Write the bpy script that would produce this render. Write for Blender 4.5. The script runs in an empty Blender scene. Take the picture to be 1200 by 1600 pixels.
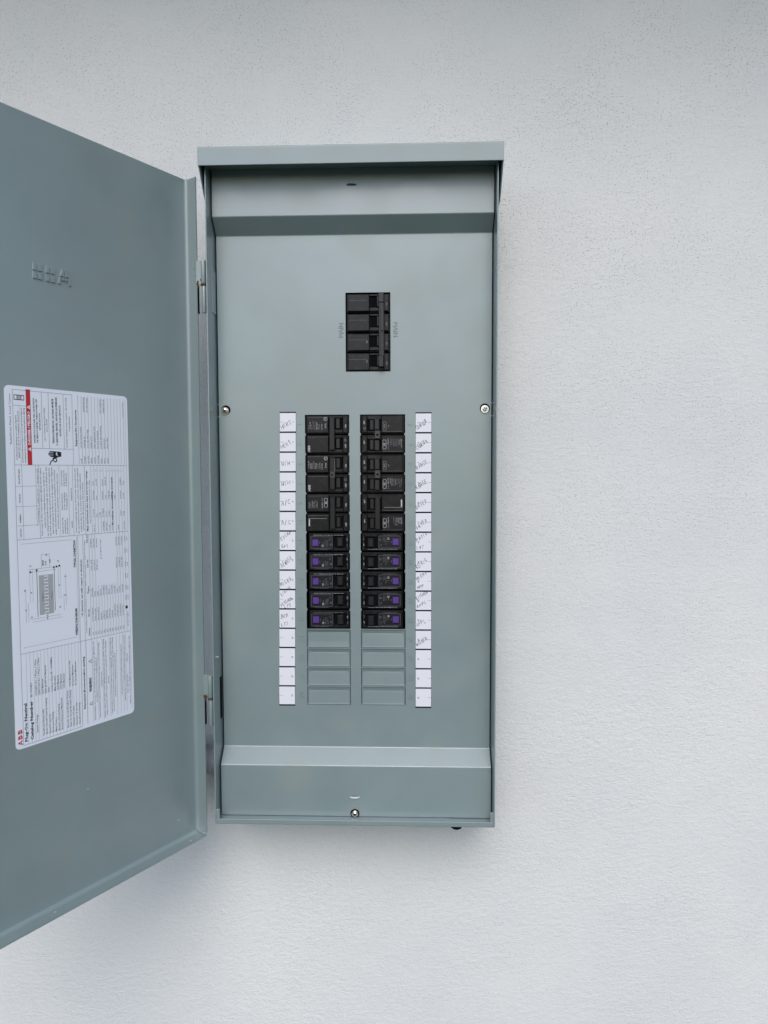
import bpy, math, random
from mathutils import Vector, Matrix
rnd = random.Random(7)
R = math.radians
sc = bpy.context.scene
col = sc.collection

# ------------------------------------------------------------ camera, sky, sun, exposure
cam_d = bpy.data.cameras.new('camera')
cam = bpy.data.objects.new('camera', cam_d)
col.objects.link(cam)
sc.camera = cam
CX, CY, CZ, YAW, PIT, ROL = 0.07043, -1.01027, 0.45589, 0.034333, 0.056677, -0.003009
cy, sy, cp, sp = math.cos(YAW), math.sin(YAW), math.cos(PIT), math.sin(PIT)
fw = Vector((-sy * cp, cy * cp, -sp)); rt = Vector((cy, sy, 0)); up = rt.cross(fw)
cr, sr = math.cos(ROL), math.sin(ROL)
rt2 = cr * rt + sr * up; up2 = -sr * rt + cr * up
m4 = Matrix((( rt2.x, up2.x, -fw.x, CX), (rt2.y, up2.y, -fw.y, CY), (rt2.z, up2.z, -fw.z, CZ), (0, 0, 0, 1)))
cam.matrix_world = m4
cam_d.sensor_fit = 'VERTICAL'
cam_d.sensor_height = 24.0
cam_d.lens = 1109.0 / 1600.0 * 24.0
cam_d.clip_start = 0.01
cam_d.clip_end = 500

SUN_EL, SUN_AZ = R(43), R(180)      # azimuth clockwise from +Y; 180 = straight in front of the wall
w = bpy.data.worlds.new('World'); sc.world = w; w.use_nodes = True
nt = w.node_tree; bg = nt.nodes['Background']
sky = nt.nodes.new('ShaderNodeTexSky'); sky.sky_type = 'NISHITA'; sky.sun_disc = False
sky.sun_elevation = SUN_EL; sky.sun_rotation = SUN_AZ; sky.altitude = 50; sky.air_density = 1.0; sky.dust_density = 1.6; sky.ozone_density = 1.0
nt.links.new(sky.outputs[0], bg.inputs[0]); bg.inputs[1].default_value = 0.135
sl = bpy.data.lights.new('sun', 'SUN'); sl.energy = 0.85; sl.angle = R(32); sl.color = (1.0, 0.965, 0.93)
so = bpy.data.objects.new('sun', sl); col.objects.link(so)
d = Vector((math.sin(SUN_AZ) * math.cos(SUN_EL), math.cos(SUN_AZ) * math.cos(SUN_EL), math.sin(SUN_EL)))
so.rotation_euler = d.to_track_quat('Z', 'Y').to_euler(); so.location = d * 20
sc.view_settings.view_transform = 'Standard'
try: sc.view_settings.look = 'None'
except Exception: pass
sc.view_settings.exposure = 0.49
sc.view_settings.gamma = 1.0

# ------------------------------------------------------------ materials
def mat(name, base, rough=0.5, metal=0.0, spec=0.5):
    m = bpy.data.materials.new(name); m.use_nodes = True
    b = m.node_tree.nodes['Principled BSDF']
    b.inputs['Base Color'].default_value = (*base, 1); b.inputs['Roughness'].default_value = rough
    b.inputs['Metallic'].default_value = metal; b.inputs['Specular IOR Level'].default_value = spec
    return m
def N(m, t, **kw):
    n = m.node_tree.nodes.new(t)
    for k, v in kw.items(): setattr(n, k, v)
    return n
def L(m, a, b): m.node_tree.links.new(a, b)
def noise(m, scale, detail=2.0, rough=0.5, vec=None):
    n = N(m, 'ShaderNodeTexNoise'); n.inputs['Scale'].default_value = scale
    n.inputs['Detail'].default_value = detail; n.inputs['Roughness'].default_value = rough
    if vec is not None: L(m, vec, n.inputs['Vector'])
    return n
def ramp(m, src, stops):
    r = N(m, 'ShaderNodeValToRGB'); L(m, src, r.inputs[0])
    e = r.color_ramp.elements
    e[0].position, e[0].color = stops[0][0], (*stops[0][1], 1)
    e[1].position, e[1].color = stops[1][0], (*stops[1][1], 1)
    for p, c in stops[2:]:
        x = e.new(p); x.color = (*c, 1)
    return r
def math_n(m, op, a, b=None):
    n = N(m, 'ShaderNodeMath', operation=op)
    for i, v in enumerate((a, b)):
        if v is None: continue
        if isinstance(v, (int, float)): n.inputs[i].default_value = v
        else: L(m, v, n.inputs[i])
    return n.outputs[0]

def paint(name, base, rough=0.36, wear=1.0):
    m = mat(name, base, rough)
    b = m.node_tree.nodes['Principled BSDF']
    b.inputs['Specular IOR Level'].default_value = 1.0; b.inputs['Coat Weight'].default_value = 0.6; b.inputs['Coat Roughness'].default_value = 0.30
    tc = N(m, 'ShaderNodeTexCoord').outputs['Object']
    big = noise(m, 5.0, 4, 0.6, tc)                       # faint handling marks and dust film
    c = ramp(m, big.outputs[0], [(0.30, tuple(x * 0.91 for x in base)), (0.72, tuple(min(1, x * 1.07) for x in base))])
    sm = noise(m, 17.0, 3, 0.55, tc)
    msk = ramp(m, sm.outputs[0], [(0.56, (0, 0, 0)), (0.72, (0.40 * wear,) * 3)])
    mx = N(m, 'ShaderNodeMix', data_type='RGBA'); L(m, msk.outputs[0], mx.inputs[0]); L(m, c.outputs[0], mx.inputs[6])
    mx.inputs[7].default_value = (base[0] * 1.14 + .01, base[1] * 1.02, base[2] * 0.90, 1)
    fine = noise(m, 900.0, 2, 0.5, tc)
    spk = ramp(m, fine.outputs[0], [(0.70, (0, 0, 0)), (0.78, (0.35 * wear,) * 3)])
    mx2 = N(m, 'ShaderNodeMix', data_type='RGBA'); L(m, spk.outputs[0], mx2.inputs[0]); L(m, mx.outputs[2], mx2.inputs[6])
    mx2.inputs[7].default_value = (base[0] * 0.5, base[1] * 0.5, base[2] * 0.5, 1)
    L(m, mx2.outputs[2], b.inputs['Base Color'])
    rr = N(m, 'ShaderNodeMapRange'); L(m, sm.outputs[0], rr.inputs[0])
    rr.inputs[1].default_value = 0.35; rr.inputs[2].default_value = 0.7; rr.inputs[3].default_value = rough - .07; rr.inputs[4].default_value = rough + 0.14
    L(m, rr.outputs[0], b.inputs['Roughness'])
    mpx = N(m, 'ShaderNodeMapping'); L(m, tc, mpx.inputs[0]); mpx.inputs['Rotation'].default_value = (0.3, 0.5, 0.2); mpx.inputs['Scale'].default_value = (9, 9, 240)
    scr = noise(m, 1.0, 3, 0.7, mpx.outputs[0]); scm = ramp(m, scr.outputs[0], [(0.70, (0, 0, 0)), (0.76, (0.22 * wear,) * 3)])
    mx3 = N(m, 'ShaderNodeMix', data_type='RGBA'); L(m, scm.outputs[0], mx3.inputs[0]); L(m, mx2.outputs[2], mx3.inputs[6])
    mx3.inputs[7].default_value = (base[0] * 1.5, base[1] * 1.45, base[2] * 1.4, 1); L(m, mx3.outputs[2], b.inputs['Base Color'])
    peel = noise(m, 420.0, 2, 0.5, tc); wav = noise(m, 7.0, 1, 0.4, tc)
    h = math_n(m, 'ADD', math_n(m, 'MULTIPLY', peel.outputs[0], 0.00006), math_n(m, 'MULTIPLY', wav.outputs[0], 0.0012))
    bp = N(m, 'ShaderNodeBump'); bp.inputs['Strength'].default_value = 1.0; bp.inputs['Distance'].default_value = 1.0
    L(m, h, bp.inputs['Height']); L(m, bp.outputs[0], b.inputs['Normal'])
    return m

GREY = (0.214, 0.280, 0.289)
M_paint = paint('grey_enamel', GREY)
M_dark = mat('dark_gap', (0.006, 0.006, 0.007), 0.9, 0, 0.05)  # near-black colour paints shade in gaps and wells; also card strips, hole plug
M_black = mat('black_moulded_plastic', (0.018, 0.018, 0.020), 0.30, 0, 0.30)
def plastic_bump(m):
    b = m.node_tree.nodes['Principled BSDF']; tc = N(m, 'ShaderNodeTexCoord').outputs['Object']
    n = noise(m, 1800.0, 2, 0.5, tc); bp = N(m, 'ShaderNodeBump'); bp.inputs['Distance'].default_value = 0.00005
    bp.inputs['Strength'].default_value = 0.8; L(m, n.outputs[0], bp.inputs['Height']); L(m, bp.outputs[0], b.inputs['Normal'])
    d = noise(m, 90.0, 4, 0.7, tc)     # plaster dust caught on the plastic
    r = ramp(m, d.outputs[0], [(0.48, (0.0075, 0.008, 0.0095)), (0.8, (0.026, 0.028, 0.032))])
    L(m, r.outputs[0], b.inputs['Base Color'])
plastic_bump(M_black)
M_black2 = mat('handle_plastic', (0.013, 0.0135, 0.015), 0.32, 0, 0.45)
M_clip = mat('worn_clip_plastic', (0.045, 0.044, 0.040), 0.4)
M_label = mat('breaker_label_black', (0.012, 0.0125, 0.016), 0.28, 0, 0.35)
M_print = mat('grey_white_print', (0.50, 0.50, 0.53), 0.5)
M_print2 = mat('dim_print', (0.20, 0.20, 0.215), 0.5)
M_purple = mat('purple_button_plastic', (0.085, 0.032, 0.235), 0.4)
M_card = mat('white_card', (0.76, 0.77, 0.83), 0.55)
M_sheet = mat('label_vinyl', (0.80, 0.84, 0.93), 0.35)
M_ink = mat('black_ink', (0.02, 0.022, 0.028), 0.6, 0, 0.2)
M_ink2 = mat('grey_ink', (0.035, 0.038, 0.048), 0.6, 0, 0.2)
M_pen = mat('pen_ink', (0.035, 0.035, 0.06), 0.5)
M_greyp = mat('grey_printed_area', (0.40, 0.42, 0.44), 0.5)
M_red = mat('red_print', (0.50, 0.018, 0.030), 0.4)
M_zinc = mat('zinc_plated_steel', (0.72, 0.70, 0.64), 0.28, 1.0)
M_rust = mat('rust', (0.075, 0.046, 0.024), 0.9)
M_chip = mat('paint_chip', (0.75, 0.75, 0.73), 0.6)
M_pvc = mat('grey_pvc', (0.27, 0.27, 0.29), 0.45)

def stucco():
    m = mat('white_stucco', (0.72, 0.74, 0.75), 0.85, 0, 0.25)
    b = m.node_tree.nodes['Principled BSDF']
    tc = N(m, 'ShaderNodeTexCoord').outputs['Object']
    sep = N(m, 'ShaderNodeSeparateXYZ'); L(m, tc, sep.inputs[0])
    # trowelled zone high up: smooth skin with open pits; lower down a closed, dragged grain
    zone = N(m, 'ShaderNodeMapRange'); L(m, sep.outputs[2], zone.inputs[0])
    wob = noise(m, 2.2, 2, 0.5, tc)
    zz = math_n(m, 'ADD', sep.outputs[2], math_n(m, 'MULTIPLY', wob.outputs[0], 0.5))
    L(m, zz, zone.inputs[0]); zone.inputs[1].default_value = 0.30; zone.inputs[2].default_value = 1.05
    zone.inputs[3].default_value = 0.0; zone.inputs[4].default_value = 1.0
    zn = zone.outputs[0]
    mp = N(m, 'ShaderNodeMapping'); L(m, tc, mp.inputs[0]); mp.inputs['Scale'].default_value = (0.72, 1, 1.15)
    g1 = noise(m, 310.0, 2, 0.6, mp.outputs[0]); g2 = noise(m, 130.0, 2, 0.5, mp.outputs[0]); g3 = noise(m, 9.0, 2, 0.5, tc)
    relief = math_n(m, 'ADD', math_n(m, 'MULTIPLY', g1.outputs[0], 0.0013), math_n(m, 'MULTIPLY', g2.outputs[0], 0.0016))
    patch = noise(m, 4.5, 3, 0.6, tc)      # trowel passes: some areas closed smooth, some open
    pm = N(m, 'ShaderNodeMapRange'); L(m, patch.outputs[0], pm.inputs[0]); pm.inputs[1].default_value = 0.35; pm.inputs[2].default_value = 0.65
    pm.inputs[3].default_value = 0.65; pm.inputs[4].default_value = 1.15
    relief = math_n(m, 'MULTIPLY', math_n(m, 'MULTIPLY', relief, pm.outputs[0]), math_n(m, 'SUBTRACT', 1.0, math_n(m, 'MULTIPLY', zn, 0.35)))
    p1 = noise(m, 520.0, 1.0, 0.5, tc)
    pr = ramp(m, p1.outputs[0], [(0.30, (1, 1, 1)), (0.40, (0, 0, 0))])
    amt = noise(m, 7.0, 4, 0.65, tc)
    am = ramp(m, amt.outputs[0], [(0.34, (0.25,) * 3), (0.60, (1,) * 3)])
    pit = math_n(m, 'MULTIPLY', math_n(m, 'MULTIPLY', pr.outputs[0], am.outputs[0]), math_n(m, 'ADD', math_n(m, 'MULTIPLY', zn, 0.62), 0.38))
    h = math_n(m, 'SUBTRACT', relief, math_n(m, 'MULTIPLY', pit, 0.0012))
    h = math_n(m, 'ADD', h, math_n(m, 'MULTIPLY', g3.outputs[0], 0.0026))
    bp = N(m, 'ShaderNodeBump'); bp.inputs['Strength'].default_value = 0.58; bp.inputs['Distance'].default_value = 1.0
    L(m, h, bp.inputs['Height']); L(m, bp.outputs[0], b.inputs['Normal'])
    # pits coloured darker in place of their shade, faint cool and warm blotches
    bl = noise(m, 3.2, 3, 0.55, tc)
    cbl = ramp(m, bl.outputs[0], [(0.3, (0.675, 0.695, 0.705)), (0.7, (0.74, 0.748, 0.736))])
    mx = N(m, 'ShaderNodeMix', data_type='RGBA')
    L(m, math_n(m, 'MULTIPLY', pit, 0.50), mx.inputs[0]); L(m, cbl.outputs[0], mx.inputs[6])
    mx.inputs[7].default_value = (0.13, 0.135, 0.13, 1)
    L(m, mx.outputs[2], b.inputs['Base Color'])
    return m
M_stucco = stucco()

def ground_mat():
    m = mat('grass_and_soil', (0.07, 0.09, 0.04), 0.95)
    b = m.node_tree.nodes['Principled BSDF']; tc = N(m, 'ShaderNodeTexCoord').outputs['Object']
    n = noise(m, 3.0, 5, 0.6, tc)
    r = ramp(m, n.outputs[0], [(0.35, (0.035, 0.045, 0.022)), (0.7, (0.065, 0.07, 0.045))]); L(m, r.outputs[0], b.inputs['Base Color'])
    return m

# ------------------------------------------------------------ mesh helpers
class MB:
    """collects faces with a material slot each; built as one mesh object"""
    def __init__(self): self.v = []; self.f = []; self.mi = []; self.mats = []; self.sm = []
    def slot(self, m):
        if m not in self.mats: self.mats.append(m)
        return self.mats.index(m)
    def face(self, pts, m, smooth=False):
        n = len(self.v); self.v += [tuple(p) for p in pts]; self.f.append(tuple(range(n, n + len(pts))))
        self.mi.append(self.slot(m)); self.sm.append(smooth)
    def mesh(self, verts, faces, m, smooth=False):
        n = len(self.v); self.v += [tuple(p) for p in verts]; s = self.slot(m)
        for f in faces: self.f.append(tuple(i + n for i in f)); self.mi.append(s); self.sm.append(smooth)
    def box(self, x0, x1, y0, y1, z0, z1, m, c=0.0, fn=None):
        """box, with chamfer c on its -Y (front) edges"""
        if c > 0:
            v = [(x0, y1, z0), (x1, y1, z0), (x1, y1, z1), (x0, y1, z1),
                 (x0, y0 + c, z0), (x1, y0 + c, z0), (x1, y0 + c, z1), (x0, y0 + c, z1),
                 (x0 + c, y0, z0 + c), (x1 - c, y0, z0 + c), (x1 - c, y0, z1 - c), (x0 + c, y0, z1 - c)]
            f = [(0, 3, 2, 1), (0, 1, 5, 4), (1, 2, 6, 5), (2, 3, 7, 6), (3, 0, 4, 7),
                 (4, 5, 9, 8), (5, 6, 10, 9), (6, 7, 11, 10), (7, 4, 8, 11), (8, 9, 10, 11)]
        else:
            v = [(x0, y0, z0), (x1, y0, z0), (x1, y1, z0), (x0, y1, z0), (x0, y0, z1), (x1, y0, z1), (x1, y1, z1), (x0, y1, z1)]
            f = [(0, 3, 2, 1), (4, 5, 6, 7), (0, 1, 5, 4), (1, 2, 6, 5), (2, 3, 7, 6), (3, 0, 4, 7)]
        if fn: v = [fn(p) for p in v]
        self.mesh(v, f, m)
    def cyl(self, a, b, r, m, n=20, r2=None, caps=True):
        a, b = Vector(a), Vector(b); ax = (b - a).normalized()
        u = ax.orthogonal().normalized(); w_ = ax.cross(u); r2 = r if r2 is None else r2
        v = []
        for p, q in ((a, r), (b, r2)):
            for i in range(n):
                t = 2 * math.pi * i / n; v.append(p + (u * math.cos(t) + w_ * math.sin(t)) * q)
        self.mesh(v, [(i, (i + 1) % n, n + (i + 1) % n, n + i) for i in range(n)], m, True)
        if caps:
            self.mesh(v[:n], [tuple(range(n))[::-1]], m); self.mesh(v[n:], [tuple(range(n))], m)
    def prof_x(self, pts, x0, x1, m, closed=True, smooth=False):
        """(y,z) profile swept along X"""
        n = len(pts); v = [(x0, y, z) for y, z in pts] + [(x1, y, z) for y, z in pts]
        rng = range(n if closed else n - 1)
        self.mesh(v, [(i, (i + 1) % n, n + (i + 1) % n, n + i) for i in rng], m, smooth)
        if closed:
            self.mesh(v[:n], [tuple(range(n))[::-1]], m); self.mesh(v[n:], [tuple(range(n))], m)
    def build(self, name, parent=None, loc=(0, 0, 0), rotz=0.0, roty=0.0, bevel=0.0, label=None, weld=False):
        me = bpy.data.meshes.new(name); me.from_pydata(self.v, [], self.f)
        for m in self.mats: me.materials.append(m)
        me.polygons.foreach_set('material_index', self.mi)
        me.polygons.foreach_set('use_smooth', self.sm)
        me.validate(); me.update()
        o = bpy.data.objects.new(name, me); col.objects.link(o)
        o.location = loc; o.rotation_euler = (0, roty, rotz); o.parent = parent
        if label: o['label'] = label
        if bevel:
            wd = o.modifiers.new('weld', 'WELD'); wd.merge_threshold = 1e-6
            bv = o.modifiers.new('bevel', 'BEVEL'); bv.width = bevel; bv.segments = 2; bv.limit_method = 'ANGLE'; bv.angle_limit = R(35)
        return o

def empty(name, loc=(0, 0, 0), parent=None):
    o = bpy.data.objects.new(name, None); o.empty_display_size = 0.05; col.objects.link(o); o.location = loc; o.parent = parent
    return o

# text: glyph outlines become flat or raised faces mapped by a function (a along the line, b up, h off the sheet)
_tc = {}
def glyphs(s, bold=0.0, res=2, ext=0.0):
    k = (s, bold, res, ext)
    if k not in _tc:
        cu = bpy.data.curves.new('t', 'FONT'); cu.body = s; cu.size = 1.0; cu.resolution_u = res; cu.offset = bold; cu.extrude = ext
        o = bpy.data.objects.new('t', cu); me = bpy.data.meshes.new_from_object(o)
        vs = [tuple(v.co) for v in me.vertices]; fs = [tuple(p.vertices) for p in me.polygons]
        x1 = max([v[0] for v in vs] or [0])
        bpy.data.objects.remove(o); bpy.data.curves.remove(cu); bpy.data.meshes.remove(me)
        _tc[k] = (vs, fs, x1)
    return _tc[k]
def text(mb, s, m, fn, size, width=None, align='l', bold=0.0, res=2, ext=0.0):
    """fn(a, b, h) -> point, with size = cap height; width squeezes the line to that length"""
    vs, fs, w1 = glyphs(s, bold, res, ext)
    if not vs: return
    k = size / 0.70; kx = k if width is None else width / max(w1, 1e-6)
    off = {'l': 0, 'c': -w1 * kx / 2, 'r': -w1 * kx}[align]
    mb.mesh([fn(x * kx + off, y * k, z * k) for x, y, z in vs], fs, m)

def tag(o, label, cat):
    o['label'] = label; o['category'] = cat

# ------------------------------------------------------------ ground, wall, eave
gm = MB(); gm.face([(-200, -200, -1.25), (200, -200, -1.25), (200, 200, -1.25), (-200, 200, -1.25)], ground_mat())
g = gm.build('ground'); g['kind'] = 'structure'

wb = MB(); wb.box(-5, 5, 0, 0.2, -1.25, 1.56, M_stucco)
wall = wb.build('stucco_wall'); tag(wall, 'white fine-grained stucco house wall behind the grey electrical panel', 'wall')

# eave over the wall, just above the frame: it shades the top of the wall
ev = empty('roof_eave', (0, 0, 1.56)); tag(ev, 'painted roof eave overhanging the white stucco wall', 'roof')
M_soffit = mat('soffit_paint', (0.45, 0.44, 0.42), 0.7)
eb = MB(); eb.box(-5, 5, -0.50, -0.002, 0.0, 0.03, M_soffit); eb.build('soffit', ev)
eb = MB(); eb.box(-5, 5, -0.53, -0.502, -0.06, 0.16, M_soffit); eb.build('fascia', ev)

# ------------------------------------------------------------ the panel
PANEL = empty('electrical_panel', (0, 0, 0))
tag(PANEL, 'grey outdoor electrical breaker panel with its door swung open, mounted on the white stucco wall', 'electrical panel')

BW, BT, BF = 0.181, 0.838, -0.120      # half width, top, front
T = 0.0016
box = MB()
box.box(-BW, BW, -0.0018, -0.0002, 0, BT, M_paint)                       # back
box.box(-BW, -BW + T, BF, -0.0018, 0, BT, M_paint)                      # left side
box.box(BW - T, BW, BF, -0.0018, 0, BT, M_paint)
box.box(-BW + T, BW - T, BF, -0.0018, 0, T, M_paint)                    # bottom
box.box(-BW + T, BW - T, BF, BF + T, T, 0.0062, M_paint)                # bottom lip turned up
box.box(-BW + T, BW - T, BF, -0.0018, BT - T, BT, M_paint)              # top
for s in (-1, 1):                                                         # short corner return tabs at the foot
    x0, x1 = sorted((s * (BW - T), s * (BW - T - 0.0045)))
    box.box(x0, x1, BF + 0.0002, BF + 0.0018, 0.0062, 0.019, M_paint)
body = box.build('enclosure_box', PANEL, bevel=0.0005)

# black plate puts the box's inner shade into colour behind the cover gaps
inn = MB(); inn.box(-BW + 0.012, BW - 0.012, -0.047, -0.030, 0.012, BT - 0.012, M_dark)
inn.build('interior_shade_plate', PANEL)

# rain hood
hd = MB()
HW, HF = 0.1856, -0.1335
prof = [(HF + .0016, 0.8288), (HF, 0.8494), (HF + 0.0012, 0.8506), (-0.001, 0.8565), (-0.001, 0.8549), (HF + 0.0018, 0.8488), (HF + 0.0032, 0.8288)]
hd.prof_x(prof, -HW, HW, M_paint)
for s in (-1, 1):
    x0, x1 = sorted((s * HW, s * (HW - T)))
    pts = [(HF + 0.0034, 0.8288), (HF + 0.006, 0.8262), (-0.110, 0.8035), (-0.098, 0.7935), (-0.080, 0.7900), (-0.002, 0.7860), (-0.002, 0.8540), (HF + 0.0034, 0.8480)]
    n = len(pts); v = [(x0, y, z) for y, z in pts] + [(x1, y, z) for y, z in pts]
    hd.mesh(v, [(i, (i + 1) % n, n + (i + 1) % n, n + i) for i in range(n)] + [tuple(range(n))[::-1], tuple(range(n, 2 * n))], M_paint)
hd.build('rain_hood', PANEL, bevel=0.0004)

# ------------------------------------------------------------ front cover
YC, YB = -0.082, -0.100          # recessed middle, raised ends
XL, XR = -0.1774, 0.1778
def fillet(pts, r, seg=9):
    out = [pts[0]]
    for i in range(1, len(pts) - 1):
        p, a, b = Vector(pts[i]), Vector(pts[i - 1]), Vector(pts[i + 1])
        da, db = (a - p).normalized(), (b - p).normalized(); ang = da.angle(db); t = r / math.tan(ang / 2)
        s, e = p + da * t, p + db * t
        c = p + (da + db).normalized() * (r / math.sin(ang / 2))
        va, vb = s - c, e - c; an = va.angle(vb)
        for k in range(seg + 1):
            q = k / seg; w1 = math.sin((1 - q) * an) / math.sin(an); w2 = math.sin(q * an) / math.sin(an)
            out.append(tuple(c + va * w1 + vb * w2))
    out.append(pts[-1]); return out
CT = 0.0014
PITCH, BRT = 0.02567, 0.5304
LX0, LX1, RX0, RX1 = -0.0645, -0.0064, 0.0076, 0.0664
ZB = BRT - 11 * PITCH
KN0, KN1 = BRT - 15 * PITCH, ZB
MX0, MX1, MZ0, MZ1 = -0.0105, 0.0476, 0.5856, 0.6867
holes = [(LX0, LX1, ZB, BRT), (RX0, RX1, ZB, BRT), (MX0, MX1, MZ0, MZ1)]
knocks = []
for k in range(4):
    for (a, b) in ((LX0, LX1), (RX0, RX1)):
        z1 = ZB - k * PITCH - 0.0012; z0 = z1 - PITCH + 0.0016
        knocks.append((a, b, z0, z1))
cut = holes + knocks
cov = MB()
def plate(mb, x0, x1, z0, z1, cuts, y, t, m):
    xs = sorted({x0, x1} | {c[0] for c in cuts} | {c[1] for c in cuts}); zs = sorted({z0, z1} | {c[2] for c in cuts} | {c[3] for c in cuts})
    ins = lambda x, z: any(c[0] < x < c[1] and c[2] < z < c[3] for c in cuts)
    for i in range(len(xs) - 1):
        for j in range(len(zs) - 1):
            if not ins((xs[i] + xs[i + 1]) / 2, (zs[j] + zs[j + 1]) / 2):
                a, b, c, d_ = xs[i], xs[i + 1], zs[j], zs[j + 1]
                mb.face([(a, y, c), (b, y, c), (b, y, d_), (a, y, d_)], m)
                mb.face([(a, y + t, c), (a, y + t, d_), (b, y + t, d_), (b, y + t, c)], m)
    for (a, b, c, d_) in cuts + [(x0, x1, z0, z1)]:
        mb.face([(a, y, c), (a, y, d_), (a, y + t, d_), (a, y + t, c)], m); mb.face([(b, y, c), (b, y, d_), (b, y + t, d_), (b, y + t, c)], m)
        mb.face([(a, y, c), (b, y, c), (b, y + t, c), (a, y + t, c)], m); mb.face([(a, y, d_), (b, y, d_), (b, y + t, d_), (a, y + t, d_)], m)
ZA, ZZ = 0.0935, 0.7545
plate(cov, XL, XR, ZA, ZZ, cut, YC, CT, M_paint)
for pr in ([(YC, ZZ), (YC, 0.7601), (YB, 0.7785), (YB, 0.8360)], [(YC, ZA), (YC, 0.0885), (YB, 0.0698), (YB, 0.0022)]):
    f1 = fillet(pr, 0.0026)
    back = [(y + CT, z) for y, z in f1]
    n = len(f1)
    v = [(XL, y, z) for y, z in f1] + [(XR, y, z) for y, z in f1]
    for i in range(n - 1):
        long_ = abs(f1[i][1] - f1[i + 1][1]) > 0.004
        cov.mesh([v[i], v[i + 1], v[n + i + 1], v[n + i]], [(0, 1, 2, 3)], M_paint, not long_)
    v2 = [(XL, y, z) for y, z in back] + [(XR, y, z) for y, z in back]
    cov.mesh(v2, [(i, i + 1, n + i + 1, n + i) for i in range(n - 1)], M_paint, True)
    for X in (XL, XR):
        for i in range(n - 1):
            cov.face([(X, *f1[i]), (X, *f1[i + 1]), (X, *back[i + 1]), (X, *back[i])], M_paint)
# tear-off nubs left along the breaker openings
for (a, b) in ((LX0, LX1), (RX0, RX1)):
    for k in range(1, 11):
        z = BRT - k * PITCH
        for x, s in ((a, 1), (b, -1)):
            cov.mesh([(x, YC, z - .0022), (x + s * .0011, YC, z - .0006), (x + s * .0011, YC, z + .0006), (x, YC, z + .0022),
                      (x, YC + CT, z - .0022), (x + s * .0011, YC + CT, z - .0006), (x + s * .0011, YC + CT, z + .0006), (x, YC + CT, z + .0022)],
                     [(0, 1, 2, 3), (0, 1, 5, 4), (1, 2, 6, 5), (2, 3, 7, 6)], M_paint)
# side notches with lugs beside the cover screws
for x, s in ((XL, -1), (XR, 1)):
    for z in (0.5280, 0.5448):
        cov.box(*sorted((x, x + s * 0.0014)), YC + 0.0002, YC + CT, z - 0.0006, z + 0.0006, M_paint)
# stamped numbers and MAIN
def onc(x, z, mode, y=YC):
    """text frame on the cover: mode 'u' reads upward, 'd' reads downward, 'h' level, 'f' level upside down"""
    if mode == 'u': return lambda a, b, h: (x - b, y - h, z + a)
    if mode == 'd': return lambda a, b, h: (x + b, y - h, z - a)
    if mode == 'f': return lambda a, b, h: (x - a, y - h, z - b)
    return lambda a, b, h: (x + a, y - h, z + b)
for k in range(15):
    z = BRT - (k + 0.5) * PITCH
    text(cov, str(2 * k + 1), M_paint, onc(LX0 - 0.0040, z, 'u'), 0.0060, align='c', ext=0.085, bold=-0.015)
    text(cov, str(2 * k + 2), M_paint, onc(RX1 + 0.0040, z, 'd'), 0.0060, align='c', ext=0.085, bold=-0.015)
text(cov, 'MAIN', M_paint, onc(-0.0133, 0.6389, 'u'), 0.0062, width=0.0185, align='c', ext=0.10, bold=-0.015)
text(cov, 'MAIN', M_paint, onc(0.0511, 0.6399, 'd'), 0.0062, width=0.0185, align='c', ext=0.10, bold=-0.015)
cov.build('front_cover', PANEL)

# twist-out blanks
def blank(i, c):
    a, b, z0, z1 = c; mb = MB(); g_ = 0.0007
    a += g_; b -= g_; z0 += g_; z1 -= g_
    y0 = YC + 0.0003
    dp = (0.0016, 0.0014, 0.0015, 0.0013, 0.0015, 0.0014, 0.0013, 0.0012)[i] + (0.0009 if i == 0 else 0)
    P = [(a, y0, z1), (b, y0, z1), (b - 0.0055, y0 + dp, z1 - 0.0042), (a + 0.0055, y0 + dp, z1 - 0.0042),
         (b - 0.0010, y0 + dp * .55, z0 + 0.0012), (a + 0.0010, y0 + dp * .55, z0 + 0.0012), (b, y0 - 0.0009, z0), (a, y0 - 0.0009, z0),
         (b - 0.0018, y0 + dp * .9, z1 - 0.0055), (a + 0.0018, y0 + dp * .9, z1 - 0.0055)]
    mb.mesh(P, [(3, 2, 1, 0), (9, 8, 2, 3), (5, 4, 8, 9), (7, 6, 4, 5), (0, 7, 5, 9), (0, 9, 3), (1, 8, 4, 6), (1, 2, 8)], M_paint, False)
    mb.box(a, b, YC + CT + 0.0006, YC + CT + 0.0016, z0, z1, M_paint)
    mb.build('blank_plate', PANEL)
for i, c in enumerate(knocks): blank(i, c)

# lanced tabs
def lance(z, flip):
    mb = MB(); n = 14; y = YB; hw, hh = 0.0068, 0.0024
    top = []; 
    for i in range(n + 1):
        t = math.pi * i / n; top.append((hw * -math.cos(t), math.sin(t)))
    s = -1 if not flip else 1
    x0 = -0.0004
    v = []
    for a, q in top:
        if flip: v.append((x0 + a, y - 0.0002, z + s * q * hh)); v.append((x0 + a, y - 0.0004 - 0.0018 * q, z + s * q * 0.0004))
        else: v.append((x0 + a, y - 0.0003 - 0.0020 * q, z + s * q * hh)); v.append((x0 + a, y - 0.0004, z + s * q * 0.0002))
    mb.mesh(v, [(2 * i, 2 * i + 2, 2 * i + 3, 2 * i + 1) for i in range(n)], M_paint, True)
    v = []
    for a, q in top:
        v.append((x0 + a, y - 0.0003, z)); v.append((x0 + a, y - 0.0003, z - s * q * (0.0009 if flip else 0.0007)))
    mb.mesh(v, [(2 * i, 2 * i + 2, 2 * i + 3, 2 * i + 1) for i in range(n)], M_dark)
    mb.build('lanced_tab', PANEL)
lance(0.0292, False); lance(0.8152, True)

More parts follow.
